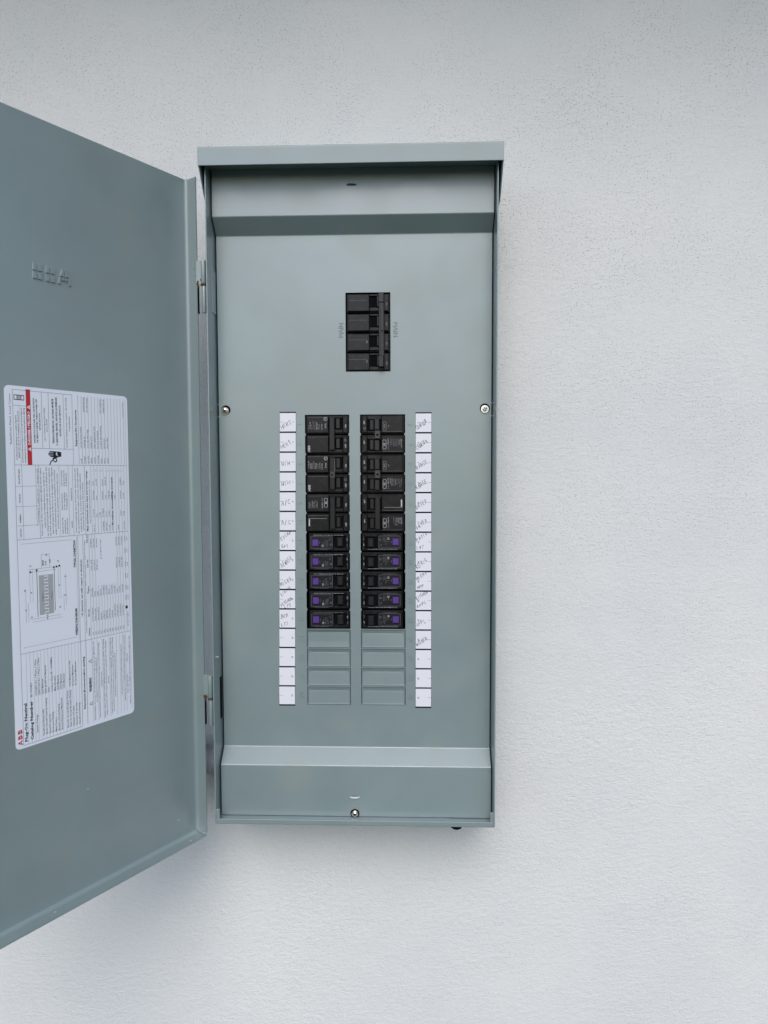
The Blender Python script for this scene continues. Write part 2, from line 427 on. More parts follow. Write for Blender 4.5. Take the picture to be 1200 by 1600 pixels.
# ------------------------------------------------------------ screws
def screw(x, y, z, r, tilt=0.0, hole=None):
    mb = MB()
    mb.cyl((0, 0.0006, 0), (0, -0.0008, 0), r, M_zinc, 24)
    hexr = r * 0.82
    mb.cyl((0, -0.0008, 0), (0, -0.0030, 0), hexr, M_zinc, 6)
    mb.cyl((0, -0.0030, 0), (0, -0.0036, 0), hexr * 0.8, M_zinc, 24, r2=hexr * 0.5)
    for a in (0.35, 0.35 + math.pi / 2):
        ca, sa = math.cos(a), math.sin(a)
        mb.box(-r * .5, r * .5, -0.00375, -0.0034, -0.0005, 0.0005, M_dark, fn=lambda p: (p[0] * ca - p[2] * sa, p[1], p[0] * sa + p[2] * ca))
    if hole:
        mb.cyl((hole[0], 0.0002, hole[1]), (hole[0], -0.0003, hole[1]), hole[2], M_dark, 24)
    o = mb.build('cover_screw', PANEL, (x, y, z)); o.rotation_euler = (tilt, 0, 0)
screw(-0.1692, YC - 0.0004, 0.5360, 0.0050, 0.10, (0.001, 0.0012, 0.0060))
screw(0.1694, YC - 0.0004, 0.5363, 0.0050, -0.05, (0.0, 0.0010, 0.0064))
screw(-0.0004, YB - 0.0004, 0.0062, 0.0042, 0.0, (0, 0, 0.0060))

# ------------------------------------------------------------ directory strips
FONT = {  # single-stroke capitals on a 0..1 grid
 'A': [[(0, 0), (.45, 1), (.8, 0)], [(.15, .35), (.68, .38)]], 'B': [[(0, 0), (0, 1), (.5, .95), (.55, .6), (.05, .52), (.65, .4), (.6, .05), (0, 0)]],
 'C': [[(.7, .85), (.35, 1), (.02, .5), (.3, 0), (.7, .12)]], 'D': [[(0, 0), (.05, 1), (.55, .8), (.65, .35), (0, 0)]],
 'E': [[(.65, 1), (0, .95), (0, 0), (.65, .03)], [(0, .5), (.5, .52)]], 'F': [[(.7, 1), (.05, .97), (0, 0)], [(.03, .52), (.5, .55)]],
 'G': [[(.65, .9), (.3, 1), (.02, .5), (.3, 0), (.68, .15), (.68, .42), (.4, .42)]], 'H': [[(0, 0), (.02, 1)], [(.65, 0), (.65, 1)], [(0, .5), (.65, .52)]],
 'I': [[(.2, 0), (.22, 1)]], 'K': [[(0, 0), (.02, 1)], [(.65, 1), (.03, .45), (.7, 0)]], 'L': [[(.03, 1), (0, 0), (.6, .03)]],
 'M': [[(0, 0), (.08, 1), (.4, .4), (.72, 1), (.8, 0)]], 'N': [[(0, 0), (.03, 1), (.62, 0), (.65, 1)]], 'O': [[(.35, 1), (0, .5), (.3, 0), (.68, .4), (.35, 1)]],
 'P': [[(0, 0), (.03, 1), (.6, .85), (.5, .5), (.03, .48)]], 'R': [[(0, 0), (.03, 1), (.6, .85), (.45, .52), (.03, .5), (.68, 0)]],
 'S': [[(.62, .9), (.25, 1), (.1, .7), (.55, .35), (.4, 0), (0, .1)]], 'T': [[(0, 1), (.75, .97)], [(.38, 1), (.35, 0)]], 'V': [[(0, 1), (.32, 0), (.68, 1)]],
 'W': [[(0, 1), (.2, 0), (.4, .65), (.62, 0), (.85, 1)]], 'Y': [[(0, 1), (.35, .5), (.7, 1)], [(.35, .5), (.3, 0)]], '/': [[(.1, -.15), (.55, 1.2)]],
 'X': [[(0, 0), (.65, 1)], [(0, 1), (.65, 0)]], 'U': [[(0, 1), (.05, .1), (.4, 0), (.62, .2), (.65, 1)]], ' ': [], '2': [[(.05, .8), (.35, 1), (.6, .7), (0, 0), (.65, .03)]], '1': [[(.2, .8), (.35, 1), (.33, 0)]]}
def scrawl(mb, s, x, z, hgt, ang, adv, y, wd=0.00042):
    ca, sa = math.cos(ang), math.sin(ang); a = 0.0
    for ch in s:
        jz = rnd.uniform(-.12, .12) * hgt; jh = hgt * rnd.uniform(.85, 1.12); sl = rnd.uniform(.15, .35)
        for st in FONT.get(ch, []):
            pts = []
            for (px, pz) in st:
                u = a + (px + sl * pz - sl * .5) * adv * 0.95 + rnd.uniform(-.05, .05) * adv; v = pz * jh + jz + rnd.uniform(-.05, .05) * hgt
                pts.append(Vector((x + u * ca - v * sa, z + u * sa + v * ca)))
            for p, q in zip(pts, pts[1:]):
                dd = q - p
                if dd.length < 1e-6: continue
                nn = Vector((-dd.y, dd.x)).normalized() * wd * rnd.uniform(.35, .75); e = dd.normalized() * wd * .3
                p2, q2 = p - e, q + e
                mb.face([(p2.x - nn.x, y, p2.y - nn.y), (q2.x - nn.x, y, q2.y - nn.y), (q2.x + nn.x, y, q2.y + nn.y), (p2.x + nn.x, y, p2.y + nn.y)], M_pen)
        a += adv * rnd.uniform(.92, 1.1)
LT = [['HERS'], ['HERS'], ['W/H'], ['W/H'], ['A/C'], ['A/C'], ['KSCAP', 'GFI'], ['D/WASH'], ['MICRO'], ['LIVING', 'KITCHEN', 'LTS'], ['BED', 'LTS']] + [[]] * 4
RT = [['CHARGER'], ['CHARGER'], ['RANGE'], ['RANGE'], ['DRYER'], ['DRYER'], ['PATIO', 'LVT'], ['REFRIG'], ['MICRO', 'APP'], ['KITCHEN', 'APPL'], ['APPL'], ['WASHER']] + [[]] * 3
SP = 0.02592
for side in (0, 1):
    zt = 0.5332 if side == 0 else 0.5316
    for k in range(15):
        z1 = zt - k * SP - 0.0004; z0 = z1 - SP + 0.0020; zc = (z0 + z1) / 2
        if side == 0: x0 = -0.0973 - 0.0049 * (k / 14); x1 = x0 + 0.0210
        else: x0 = 0.0801 - 0.0002 * (k / 14); x1 = x0 + 0.0204
        yy = YC - 0.0006 + rnd.uniform(-.00005, .00005)
        mb = MB()
        mb.box(x0 - 0.0003, x1 + 0.0003, YC - 0.0002, YC + 0.0003, z0 - 0.0020, z1 + (0.0016 if k == 0 else 0.0001), M_dark)
        mb.box(x0, x1, yy, YC - 0.00021, z0, z1, M_card)
        yt = yy - 0.00006
        num = str(2 * k + 1 + side)
        ph, hz = (0.0017, 0.0032)
        if side == 0: fn = (lambda X, Z: (lambda a, b, h: (X - b, yt, Z + a)))(x1 - 0.0026, zc)
        else: fn = (lambda X, Z: (lambda a, b, h: (X + b, yt, Z - a)))(x0 + 0.0026, zc)
        text(mb, num, M_ink, fn, 0.0020, align='c', bold=0.02)
        if side == 0: mb.face([(x0 + .0006, yt, zc), (x0 + .0050, yt, zc), (x0 + .0050, yt, zc + .0003), (x0 + .0006, yt, zc + .0003)], M_ink2)
        else: mb.face([(x1 - .0046, yt, zc), (x1 - .0002, yt, zc), (x1 - .0002, yt, zc + .0003), (x1 - .0046, yt, zc + .0003)], M_ink2)
        words = (LT, RT)[side][k]
        for q, wd_ in enumerate(words):
            n = len(wd_); ang = R(35 if n > 4 else 30) if n > 3 else R(12)
            hgt = 0.0052 if len(words) == 1 else 0.0040
            adv = min(0.0042, 0.0195 / max(n, 1) * 0.95)
            if n <= 3: adv = 0.0046 if len(words) == 1 else .0036
            zs = z0 + 0.0030 if len(words) == 1 else z0 + (0.0128 if q == 0 else 0.0022) - (.004 if (q == 1 and len(words) == 3) else 0) + (.004 if len(words) == 3 else 0)
            if q == 2: zs = z0 + 0.0005
            xs = (x0 + 0.0030 if side == 0 else x0 + 0.0022) + (0.004 if q == 2 else 0)
            if words == ['W/H'] or words == ['A/C']: zs = z0 + 0.0065
            scrawl(mb, wd_, xs, zs, hgt, ang, adv * 0.92, yt)
        mb.build('directory_card', PANEL)

# ------------------------------------------------------------ breakers (local: x 0..57 mm, z 0..-25.2 mm per pole, y = 0 at the cover face)
mm = 0.0010187
def bx(mb, u0, u1, v0, v1, yf, yb, m, c=0.0, base=0):
    mb.box(u0 * mm, u1 * mm, yf * mm, yb * mm, -(v1 + base) * mm, -(v0 + base) * mm, m, c * mm)
def bt(mb, s, u, v, size, m, mode='u', base=0, y=-1.0, width=None, align='c', bold=0.0):
    x, z = u * mm, -(v + base) * mm
    fn = {'u': lambda a, b, h: (x - b, y * mm, z + a), 'd': lambda a, b, h: (x + b, y * mm, z - a), 'h': lambda a, b, h: (x + a, y * mm, z + b)}[mode]
    text(mb, s, m, fn, size * mm, width=None if width is None else width * mm, align=align, bold=bold, res=1)
def ln(mb, u0, u1, v0, v1, m, y, base=0):
    mb.face([(u0 * mm, y * mm, -(v0 + base) * mm), (u1 * mm, y * mm, -(v0 + base) * mm), (u1 * mm, y * mm, -(v1 + base) * mm), (u0 * mm, y * mm, -(v1 + base) * mm)], m)
def ring(mb, u, v, r, wd, m, y, base=0, n=14, sq=1.0):
    for i in range(n):
        a, b = 2 * math.pi * i / n, 2 * math.pi * (i + 1) / n
        mb.face([((u + q * math.cos(t)) * mm, y * mm, (-(v + base) + q * sq * math.sin(t)) * mm) for q, t in ((r, a), (r, b), (r - wd, b), (r - wd, a))], m)
def rrect(mb, u0, u1, v0, v1, wd, m, y, base=0):
    ln(mb, u0 + .5, u1 - .5, v0, v0 + wd, m, y, base); ln(mb, u0 + .5, u1 - .5, v1 - wd, v1, m, y, base)
    ln(mb, u0, u0 + wd, v0 + .5, v1 - .5, m, y, base); ln(mb, u1 - wd, u1, v0 + .5, v1 - .5, m, y, base)

def pole_body(mb, base, recess, yf=-1.2):
    """one pole: shoulders, raised face and a handle well"""
    bx(mb, 1.2, 56.2, 0.6, 24.6, 2.6, 30, M_black, 0.5, base)                       # shoulder block
    u0, u1 = recess
    bx(mb, 2.6, u0, 1.7, 23.6, yf, 2.7, M_black, 0.9, base)                         # raised label side
    bx(mb, u1, 54.8, 1.7, 23.6, yf, 2.7, M_black, 0.9, base)                        # raised far side
    bx(mb, u0, u1, 1.9, 4.3, yf + .2, 2.7, M_black, 0.5, base)
    bx(mb, u0, u1, 18.8, 23.2, yf + .2, 2.7, M_black, 0.5, base)
    bx(mb, u0 + .3, u1 - .3, 4.6, 18.5, 0.9, 1.25, M_dark, 0, base)                 # dark bottom of the well

TINY = ['CIRCUIT BREAKER', '120/240V~', 'HACR TYPE', 'CU/AL 75C', 'TORQUE 36 LB-IN', 'SWD 60HZ', 'LISTED', '10kA', 'WIRE RANGE', 'ISSUE NO. 14', 'FOR USE IN', 'MAX 240V']
def two_pole(x, z, rot, style, amp, seed, poles=2):
    r = random.Random(seed)
    e = MB()
    for k in range(poles):
        base = k * 25.2; yf = -1.2; y = yf - 0.06
        pole_body(e, base, (30.5, 48.5))
        if style == 'main':
            ln(e, 4, 27, 9.6, 9.8, M_print2, y, base)
            if k >= 2: bt(e, 'OFF' if k == 2 else 'ON', 27.8, 12.5, 1.5, M_print, 'u', base, y)
        else:
            ln(e, 3.4, 29.5, 3.1, 3.35, M_print2, y, base)
            if k == 0:
                nrow = 8 if style != 'c' else 6
                for q in range(nrow):
                    u = 5.2 + q * 2.05
                    bt(e, r.choice(TINY), u, 19.5 - r.uniform(0, 1.0), 1.15, M_print2 if r.random() < .5 else M_print, 'u', base, y, width=r.uniform(6.5, 11), align='l')
                bt(e, 'LISTED', 22.5, 19.5, 1.3, M_print, 'u', base, y, width=8, align='l')
                if style == 'a':
                    ring(e, 26.6, 5.6, 2.3, .45, M_print, y, base); bt(e, 'UL', 27.4, 5.6, 1.6, M_print, 'u', base, y)
                    bt(e, amp + 'A', 27.6, 14.5, 2.0, M_print, 'u', base, y, width=7)
                else:
                    rrect(e, 24.2, 28.6, 6, 18, .4, M_print, y, base); bt(e, amp, 27.7, 12, 2.4, M_print, 'u', base, y, bold=.02)
                    bt(e, 'HACR', 22.2, 8.0, 1.4, M_print2, 'u', base, y)
            else:
                if style == 'a':
                    bt(e, 'ABB', 6.6, 18.2, 3.0, M_print, 'u', base, y, width=8.5, bold=.02)
                elif style == 'c':
                    ln(e, 3.5, 27.0, 7.0, 7.25, M_print, y, base); ln(e, 4, 5.6, 8, 17, M_print, y, base)
                else:
                    rrect(e, 24.0, 28.4, 5, 16, .4, M_print2, y, base); bt(e, 'ABB', 27.4, 10.5, 2.2, M_print2, 'u', base, y)
                    bt(e, 'AB', 22.0, 10.5, 1.6, M_print2, 'u', base, y)
        bt(e, 'ON' if k % 2 == 0 else 'OFF', 53.3, 15.0, 1.9, M_print if style != 'main' else M_print2, 'u', base, y, bold=.02)
        if style in ('a', 'b') and k: ring(e, 51.8, 7.5, 1.4, .4, M_print2, y, base)
    o = e.build('circuit_breaker', PANEL, (x, YC, z), roty=rot)
    for k in range(poles):
        base = k * 25.2; h = MB()
        # the rocker: a raised cheek with ribs, leaning to the ON side
        bx(h, 39.8, 45.3, 5.0, 18.2, -3.0, 1.0, M_black2, 0.8, base)
        bx(h, 41.2, 42.0, 5.8, 17.4, -3.4, -2.9, M_black2, 0.1, base)
        bx(h, 43.2, 44.0, 5.8, 17.4, -3.4, -2.9, M_black2, 0.1, base)
        h.build('switch_handle', o)
    t = MB(); H = 25.2 * (poles - 1)
    if style in ('a', 'c'):
        bx(t, 32.0, 38.8, 4.2, H + 20.5, -7.0, 0.6, M_black2, 0.9)
        bx(t, 33.4, 34.6, 5.2, H + 19.5, -7.5, -6.9, M_black2, 0.2)
        bx(t, 36.0, 37.4, 5.2, H + 19.5, -7.5, -6.9, M_black2, 0.2)
    elif style == 'main':
        bx(t, 42.2, 49.4, 3.0, H + 19.5, -8.0, 0.6, M_black2, 0.9)
        bx(t, 42.0, 49.2, 2.2, 14.2, -9.4, -0.6, M_black2, 0.8)
        bx(t, 42.0, 48.6, H + 6.2, H + 20.6, -9.6, -0.6, M_black2, 0.8)
        bx(t, 44.0, 45.2, 15, H + 5.0, -8.5, -7.9, M_black2, 0.2)
        for i in range(14):
            pass
        t.cyl((46.8 * mm, -8.10 * mm, -50.2 * mm), (46.8 * mm, -8.0 * mm, -50.2 * mm), 1.1 * mm, M_dark, 14)
    else:
        bx(t, 32.6, 39.2, 4.0, 18.0, -5.8, 0.6, M_black2, 1.0)
        bx(t, 32.6, 39.2, H + 5.0, H + 19.4, -5.8, 0.6, M_black2, 1.0)
        bx(t, 31.8, 38.8, H - 6.0, H + 4.4, -7.4, -1.0, M_clip, 0.7)
        t.cyl((35.2 * mm, -7.48 * mm, -(H - 1) * mm), (35.2 * mm, -7.38 * mm, -(H - 1) * mm), 1.5 * mm, M_dark, 16)
    if style == 'a' and amp == '30':
        bx(t, 32.6, 39.0, 22.6, 30.6, -8.4, -6.6, M_clip, 0.5); t.cyl((35.4 * mm, -8.50 * mm, -26.6 * mm), (35.4 * mm, -8.38 * mm, -26.6 * mm), 1.3 * mm, M_dark, 14)
        bx(t, 38.6, 39.1, 6, 22.6, -7.6, -6.4, M_print2, 0)
    t.build('handle_tie', o)
    return o

def single(x, z, rot, amp, seed):
    r = random.Random(seed); e = MB(); base = 0; yf = -1.6; y = yf - 0.06
    bx(e, 3.2, 56.0, 0.9, 24.6, 2.4, 30, M_black, 0.5)
    bx(e, 4.2, 36.0, 2.2, 23.2, yf, 2.5, M_black, 0.9); bx(e, 52.2, 55.4, 2.2, 23.2, yf, 2.5, M_black, .9)
    bx(e, 36.0, 52.2, 2.2, 4.6, yf, 2.5, M_black, 0.6); bx(e, 36.0, 52.2, 19.6, 23.2, yf, 2.5, M_black, .6)
    bx(e, 36.2, 52.0, 4.7, 19.5, 0.5, .85, M_dark, 0)
    bx(e, 6.0, 34.8, 4.8, 21.2, yf - .05, yf + .2, M_label)                      # printed label
    y2 = yf - .11
    rrect(e, 6.6, 34.2, 5.2, 20.8, .22, M_print2, y2)
    bt(e, r.choice(['AFCI/GFCI DUAL FUNCTION', 'ARC-FAULT CIRCUIT INTERRUPTER', 'COMBINATION AFCI']), 29, 4.0, 0.95, M_print if r.random() < .6 else M_print2, 'h', 0, y, width=38)
    bt(e, 'TEST', 18.6, 13, 1.1, M_print2, 'u', 0, y2)
    bt(e, amp, 23.0, 17.4, 2.4, M_print, 'u', 0, y2, bold=.02); bt(e, 'A', 23.0, 13.4, 1.6, M_print2, 'u', 0, y2)
    for q in range(3): bt(e, r.choice(TINY), 25.4 + q * 1.7, 18.6, 0.9, M_print2, 'u', 0, y2, width=r.uniform(4, 11), align='l')
    bt(e, 'LED', 31.6, 9.0, 1.2, M_print2, 'u', 0, y2); ring(e, 32.2, 15.8, 1.2, .35, M_print2, y2)
    bt(e, 'PLUG-ON NEUTRAL', 20, 22.4, 0.8, M_print2, 'h', 0, y, width=18)
    bt(e, 'OFF', 54.3, 9.6, 1.5, M_print, 'u', 0, y); bt(e, 'ON', 54.3, 17.0, 1.5, M_print2, 'u', 0, y)
    o = e.build('circuit_breaker', PANEL, (x, YC, z), roty=rot)
    p = MB(); j = r.uniform(-.3, .5)
    bx(p, 7.6, 17.0, 7.4 + j, 17.6 + j, yf - .25, yf + .3, M_label, .2)
    bx(p, 8.6, 16.4, 8.6 + j, 16.9 + j, yf - 1.3, yf, M_purple, .35)
    p.build('test_button', o, label='purple test button')
    h = MB()
    bx(h, 40.5, 48.2, 6.2, 18.0, -5.2, 0.6, M_black2, 1.3)
    bx(h, 42.0, 43.0, 7.4, 16.8, -5.6, -5.1, M_black2, .2); bx(h, 45.4, 46.4, 7.4, 16.8, -5.6, -5.1, M_black2, .2)
    h.build('switch_handle', o)

amps = ['30', '30', '50']
for i, (st, am) in enumerate((('a', '25'), ('a', '30'), ('c', '40'))):
    two_pole(LX0, BRT - 2 * i * PITCH, 0, st, am, 10 + i)
for i, (st, am) in enumerate((('b', '50'), ('b', '50'), ('c', '30'))):
    two_pole(RX1, BRT - (2 * i + 2) * PITCH, math.pi, st, am, 20 + i)
for k in range(6, 11):
    single(LX0, BRT - k * PITCH, 0, rnd.choice(['15', '20']), 40 + k)
    single(RX1, BRT - (k + 1) * PITCH, math.pi, rnd.choice(['20', '15']), 60 + k)
mo = two_pole(MX0, MZ1 - 0.0006, 0, 'main', '200', 5, poles=4)
mo.scale = (1.0, 1.0, (MZ1 - MZ0 - 0.0006) / (4 * 25.2 * mm))
mo['label'] = 'four-pole main breaker in its own opening'

# ------------------------------------------------------------ door (local x runs away from the hinge, z up, y = inside face normal)
DTH = R(122.537)
door_e = empty('door', (-0.21039, -0.10030, 0), PANEL); door_e.rotation_euler = (0, 0, -DTH)
DW, DT_, DB = 0.385, 0.8244, -0.0208
FL = 0.0180; t = 0.0015; BR = 0.0045
dm = MB()
dm.box(BR, DW - BR, -t, 0, DB + BR, DT_, M_paint)
def bend_z(mb, x0, z0, z1, s):
    """quarter bend and flange at a vertical edge; s=+1: flange at low x"""
    n = 6
    arcs = [(BR - (BR) * math.sin(i / n * math.pi / 2), BR - BR * math.cos(i / n * math.pi / 2)) for i in range(n + 1)]
    inner = [((a if s > 0 else -a) + x0, b) for a, b in arcs] + [(x0, FL)]
    v = [(x, y, z0) for x, y in inner] + [(x, y, z1) for x, y in inner]; k = len(inner)
    mb.mesh(v, [(i, i + 1, k + i + 1, k + i) for i in range(k - 1)], M_paint, True)
    outer = [(x0 - s * t, FL), (x0 - s * t, BR)] + [(x0 + s * (BR - (BR + t) * math.cos(i / n * math.pi / 2)), BR - (BR + t) * math.sin(i / n * math.pi / 2)) for i in range(1, n + 1)]
    v = [(x, y, z0) for x, y in outer] + [(x, y, z1) for x, y in outer]; k = len(outer)
    mb.mesh(v, [(i, i + 1, k + i + 1, k + i) for i in range(k - 1)], M_paint, True)
    mb.face([(x0, FL, z0), (x0 - s * t, FL, z0), (x0 - s * t, FL, z1), (x0, FL, z1)], M_paint)
    mb.face([(x, y, z1) for x, y in inner] + [(x, y, z1) for x, y in outer], M_paint)
bend_z(dm, 0.0, DB + BR * .6, DT_, 1); bend_z(dm, DW, DB + BR * .6, DT_, -1)
# bottom flange with a soft bend
n = 8
inner = [(BR - BR * math.cos(i / n * math.pi / 2), DB + BR - BR * math.sin(i / n * math.pi / 2)) for i in range(n + 1)] + [(FL, DB)]
outer = [(FL, DB - t), (BR, DB - t)] + [(BR - (BR + t) * math.sin(i / n * math.pi / 2), DB + BR - (BR + t) * math.cos(i / n * math.pi / 2)) for i in range(1, n + 1)]
for pf in (inner, outer):
    k = len(pf); x0_, x1_ = (0.0, DW)
    v = [(x0_, y, z) for y, z in pf] + [(x1_, y, z) for y, z in pf]
    dm.mesh(v, [(i, i + 1, k + i + 1, k + i) for i in range(k - 1)], M_paint, True)
dm.face([(0, FL, DB), (DW, FL, DB), (DW, FL, DB - t), (0, FL, DB - t)], M_paint)
dm.box(0, 0.004, -t, 0.0005, DB + BR * .4, DB + BR * 1.4, M_paint)
# chips and weld spots
for (x, y, z, q, nx) in ((0.157, 0.0003, 0.0962, .0006, 0), (0.030, .0003, 0.0065, .0007, 0), (0.0338, .0003, 0.0085, .0004, 0)):
    dm.mesh([(x + q * 1.3 * math.cos(a), 0.0002, z + q * math.sin(a) + .3 * q * math.cos(a)) for a in [i * math.pi / 4 for i in range(8)]], [tuple(range(8))], M_chip)
for (x, y, q) in ((0.022, 0.0125, .0010), (0.205, .0085, .0008)):
    dm.mesh([(x + q * 1.5 * math.cos(a), y + q * math.sin(a), DB + 0.0002) for a in [i * math.pi / 4 for i in range(8)]], [tuple(range(8))], M_chip)
for (y, z, q) in ((.0135, .712, .0006), (.0150, .703, .0005), (.0125, .697, .0004), (.012, .165, .0005), (.0135, .150, .0006)):
    dm.mesh([(0.0002, y + q * math.cos(a), z + q * 1.3 * math.sin(a)) for a in [i * math.pi / 4 for i in range(8)]], [tuple(range(8))], M_rust)
dm.build('door_panel', door_e)

# stamped maker's letters, seen from the back: each bar split by fine gaps
em = MB()
mm = 0.001
def ebar(u0, u1, v0, v1, sk=0.0):
    """bar in image-like mm on the door: u to the right, v down, from the left top of the word"""
    def P(u, v, y): return (0.2045 - (u + sk * v) * mm, y, 0.6745 - v * mm)
    hgt = 0.0011; i = 0.35
    vo = [P(u0, v0, 0), P(u1, v0, 0), P(u1, v1, 0), P(u0, v1, 0)]
    vi = [P(u0 + i, v0 + i, hgt), P(u1 - i, v0 + i, hgt), P(u1 - i, v1 - i, hgt), P(u0 + i, v1 - i, hgt)]
    em.mesh(vo + vi, [(4, 5, 6, 7), (0, 1, 5, 4), (1, 2, 6, 5), (2, 3, 7, 6), (3, 0, 4, 7)], M_paint)
def blk(q):
    P = lambda u, v, y: (0.2045 - u * mm, y, 0.6745 - v * mm)
    cu = sum(p[0] for p in q) / 4; cv = sum(p[1] for p in q) / 4
    inn_ = [(u + (cu - u) * .22, v + (cv - v) * .12) for u, v in q]
    em.mesh([P(u, v, 0) for u, v in q] + [P(u, v, .0013) for u, v in inn_], [(4, 5, 6, 7), (0, 1, 5, 4), (1, 2, 6, 5), (2, 3, 7, 6), (3, 0, 4, 7)], M_paint)
for u in (0.0, 14.0):
    for v, w0 in ((0.0, 0.9), (8.7, 0.0)):
        blk([(u + w0, v), (u + 4.9, v), (u + 4.9, v + 7.9), (u + .3, v + 7.9)]); blk([(u + 6.0, v), (u + 10.9, v), (u + 10.9, v + 7.9), (u + 6.0, v + 7.9)])
blk([(33.0, 0), (35.2, 0), (35.2, 7.9), (30.4, 7.9)]); blk([(36.3, 0), (38.2, 0), (40.8, 7.9), (36.3, 7.9)])
blk([(30.1, 8.7), (33.0, 8.7), (30.6, 16.4), (27.6, 16.4)]); blk([(33.6, 8.7), (35.2, 8.7), (35.2, 12.4), (32.6, 12.4)])
blk([(36.3, 8.7), (37.9, 8.7), (39.0, 12.4), (36.3, 12.4)]); blk([(38.4, 8.7), (41.1, 8.7), (43.6, 16.4), (40.7, 16.4)])
em.build('stamped_letters', door_e)

# ------------------------------------------------------------ door label (U mm from the left, V mm from the top)
mm = 0.001
lb = MB()
LY = 0.0003
def LP(U, V, y=LY): return ((237.5 - U) * mm, y, (545.0 - V) * mm)
W_, H_, rr_ = 144.0, 378.0, 5.0
out = []
for cx_, cv_, a0 in ((rr_, rr_, 180), (W_ - rr_, rr_, 270), (W_ - rr_, H_ - rr_, 0), (rr_, H_ - rr_, 90)):
    for i in range(7):
        a = R(a0 + i * 15); out.append((cx_ + rr_ * math.cos(a), cv_ + rr_ * math.sin(a)))
lb.face([LP(u, v) for u, v in out], M_sheet)
k = len(out)
for i in range(k):
    a, b = out[i], out[(i + 1) % k]; lb.face([LP(*a), LP(*b), LP(*b, 0.00005), LP(*a, 0.00005)], M_sheet)
YI = LY + 0.00008; YJ = LY + 0.00016
def lr(u0, u1, v0, v1, m=M_ink, y=YI): lb.face([LP(u0, v0, y), LP(u1, v0, y), LP(u1, v1, y), LP(u0, v1, y)], m)
def vl(u, v0, v1, w=.28, m=M_ink): lr(u - w / 2, u + w / 2, v0, v1, m)
def hl(v, u0, u1, w=.28, m=M_ink): lr(u0, u1, v - w / 2, v + w / 2, m)
def lt(s, u, v, size, m=M_ink, width=None, bold=0.0, align='l', y=YI):
    """text reading upward; u = base line, v = start (lower end)"""
    x, z = (237.5 - u) * mm, (545.0 - v) * mm
    text(lb, s, m, lambda a, b, h: (x + b, y, z + a), size * mm, width=None if width is None else width * mm, align=align, bold=bold, res=1)
WORDS = ('use only breakers rated for this enclosure see wiring diagram for neutral and ground connections torque all lugs as listed below suitable for service equipment when not more than six main disconnecting means are provided '
         'and when not used as a lighting panelboard use copper or aluminum wire turn off all power supplying this equipment before working inside replace all covers before energizing usar solo interruptores indicados para este gabinete ver diagrama '
         'de alambrado apague toda la energia antes de trabajar tension peligrosa conductor size awg kcmil lb in maximum short circuit rating 25000 amperes symmetrical 120 240 volts ac').split()
def phrase(n):
    s = ''
    while len(s) < n: s += rnd.choice(WORDS) + ' '
    return s.strip()
def para(u, v0, v1, size=1.25, m=M_ink2, bold=0.0):
    """one line of print from v0 (low end) up to v1"""
    ln_ = abs(v0 - v1); lt(phrase(int(ln_ / (size * 0.86))), u, v0, size * 1.12, m, width=ln_, bold=bold + .012)
# frame and main divisions
vl(8.4, 4, 375); vl(141, 4, 372, .2, M_ink2); hl(4, 8.4, 74); hl(81, 8.4, 141); hl(158.5, 8.4, 141); hl(278, 8.4, 141); hl(375, 8.4, 76)
lt('ReliaHome Panel  Load Center', 6.2, 60, 2.0, M_ink2, width=52)
# header cell
lr(9.5, 20.5, 9.0, 14.4, M_ink2); lr(10.2, 12.6, 9.8, 13.6, M_sheet, YJ); lr(13.2, 17.0, 9.8, 13.6, M_greyp, YJ); lr(17.6, 19.8, 9.8, 13.6, M_sheet, YJ)
hl(20, 8.4, 22)
for u, a, b in ((11.6, 76, 30), (14.0, 74, 26), (17.6, 79, 22), (20.4, 79, 22)): para(u, a, b, 1.3)
vl(15.2, 20, 81, .15, M_ink2)
# danger band
lr(22.2, 27.0, 2.6, 81, M_red)
lt('DANGER / PELIGRO', 25.9, 60, 2.6, M_sheet, width=35, bold=.03, y=YJ)
for v in (64.5, 21.0):
    lb.face([LP(26.2, v + 2.2, YJ), LP(26.2, v - 2.2, YJ), LP(22.8, v, YJ)], M_sheet); lr(24.0, 25.4, v - .3, v + .3, M_red, YJ + .00006)
for u in (39, 46.5, 63.5): vl(u, 4, 63.5)
vl(73.8, 4, 81); hl(63.5, 27, 73.8)
lt('HAZARDOUS VOLTAGE. WILL CAUSE DEATH', 31.2, 58, 1.6, width=47, bold=.03); lt('OR SERIOUS INJURY. TURN POWER OFF', 34.2, 58, 1.6, width=46, bold=.03); lt('BEFORE SERVICING.', 37.2, 44, 1.5, width=18, bold=.02)
para(42.2, 56, 20, 1.3); para(44.8, 46, 32, 1.3)
lt('TENSION PELIGROSA. CAUSARA MUERTE', 52.2, 58, 2.0, width=48, bold=.03); lt('O LESIONES GRAVES. APAGUE LA ENERGIA', 56.2, 60, 2.0, width=52, bold=.03); lt('ANTES DE DAR SERVICIO', 60.2, 50, 1.9, width=34, bold=.02)
para(67.2, 62, 8, 1.4); para(70.6, 44, 28, 1.4)
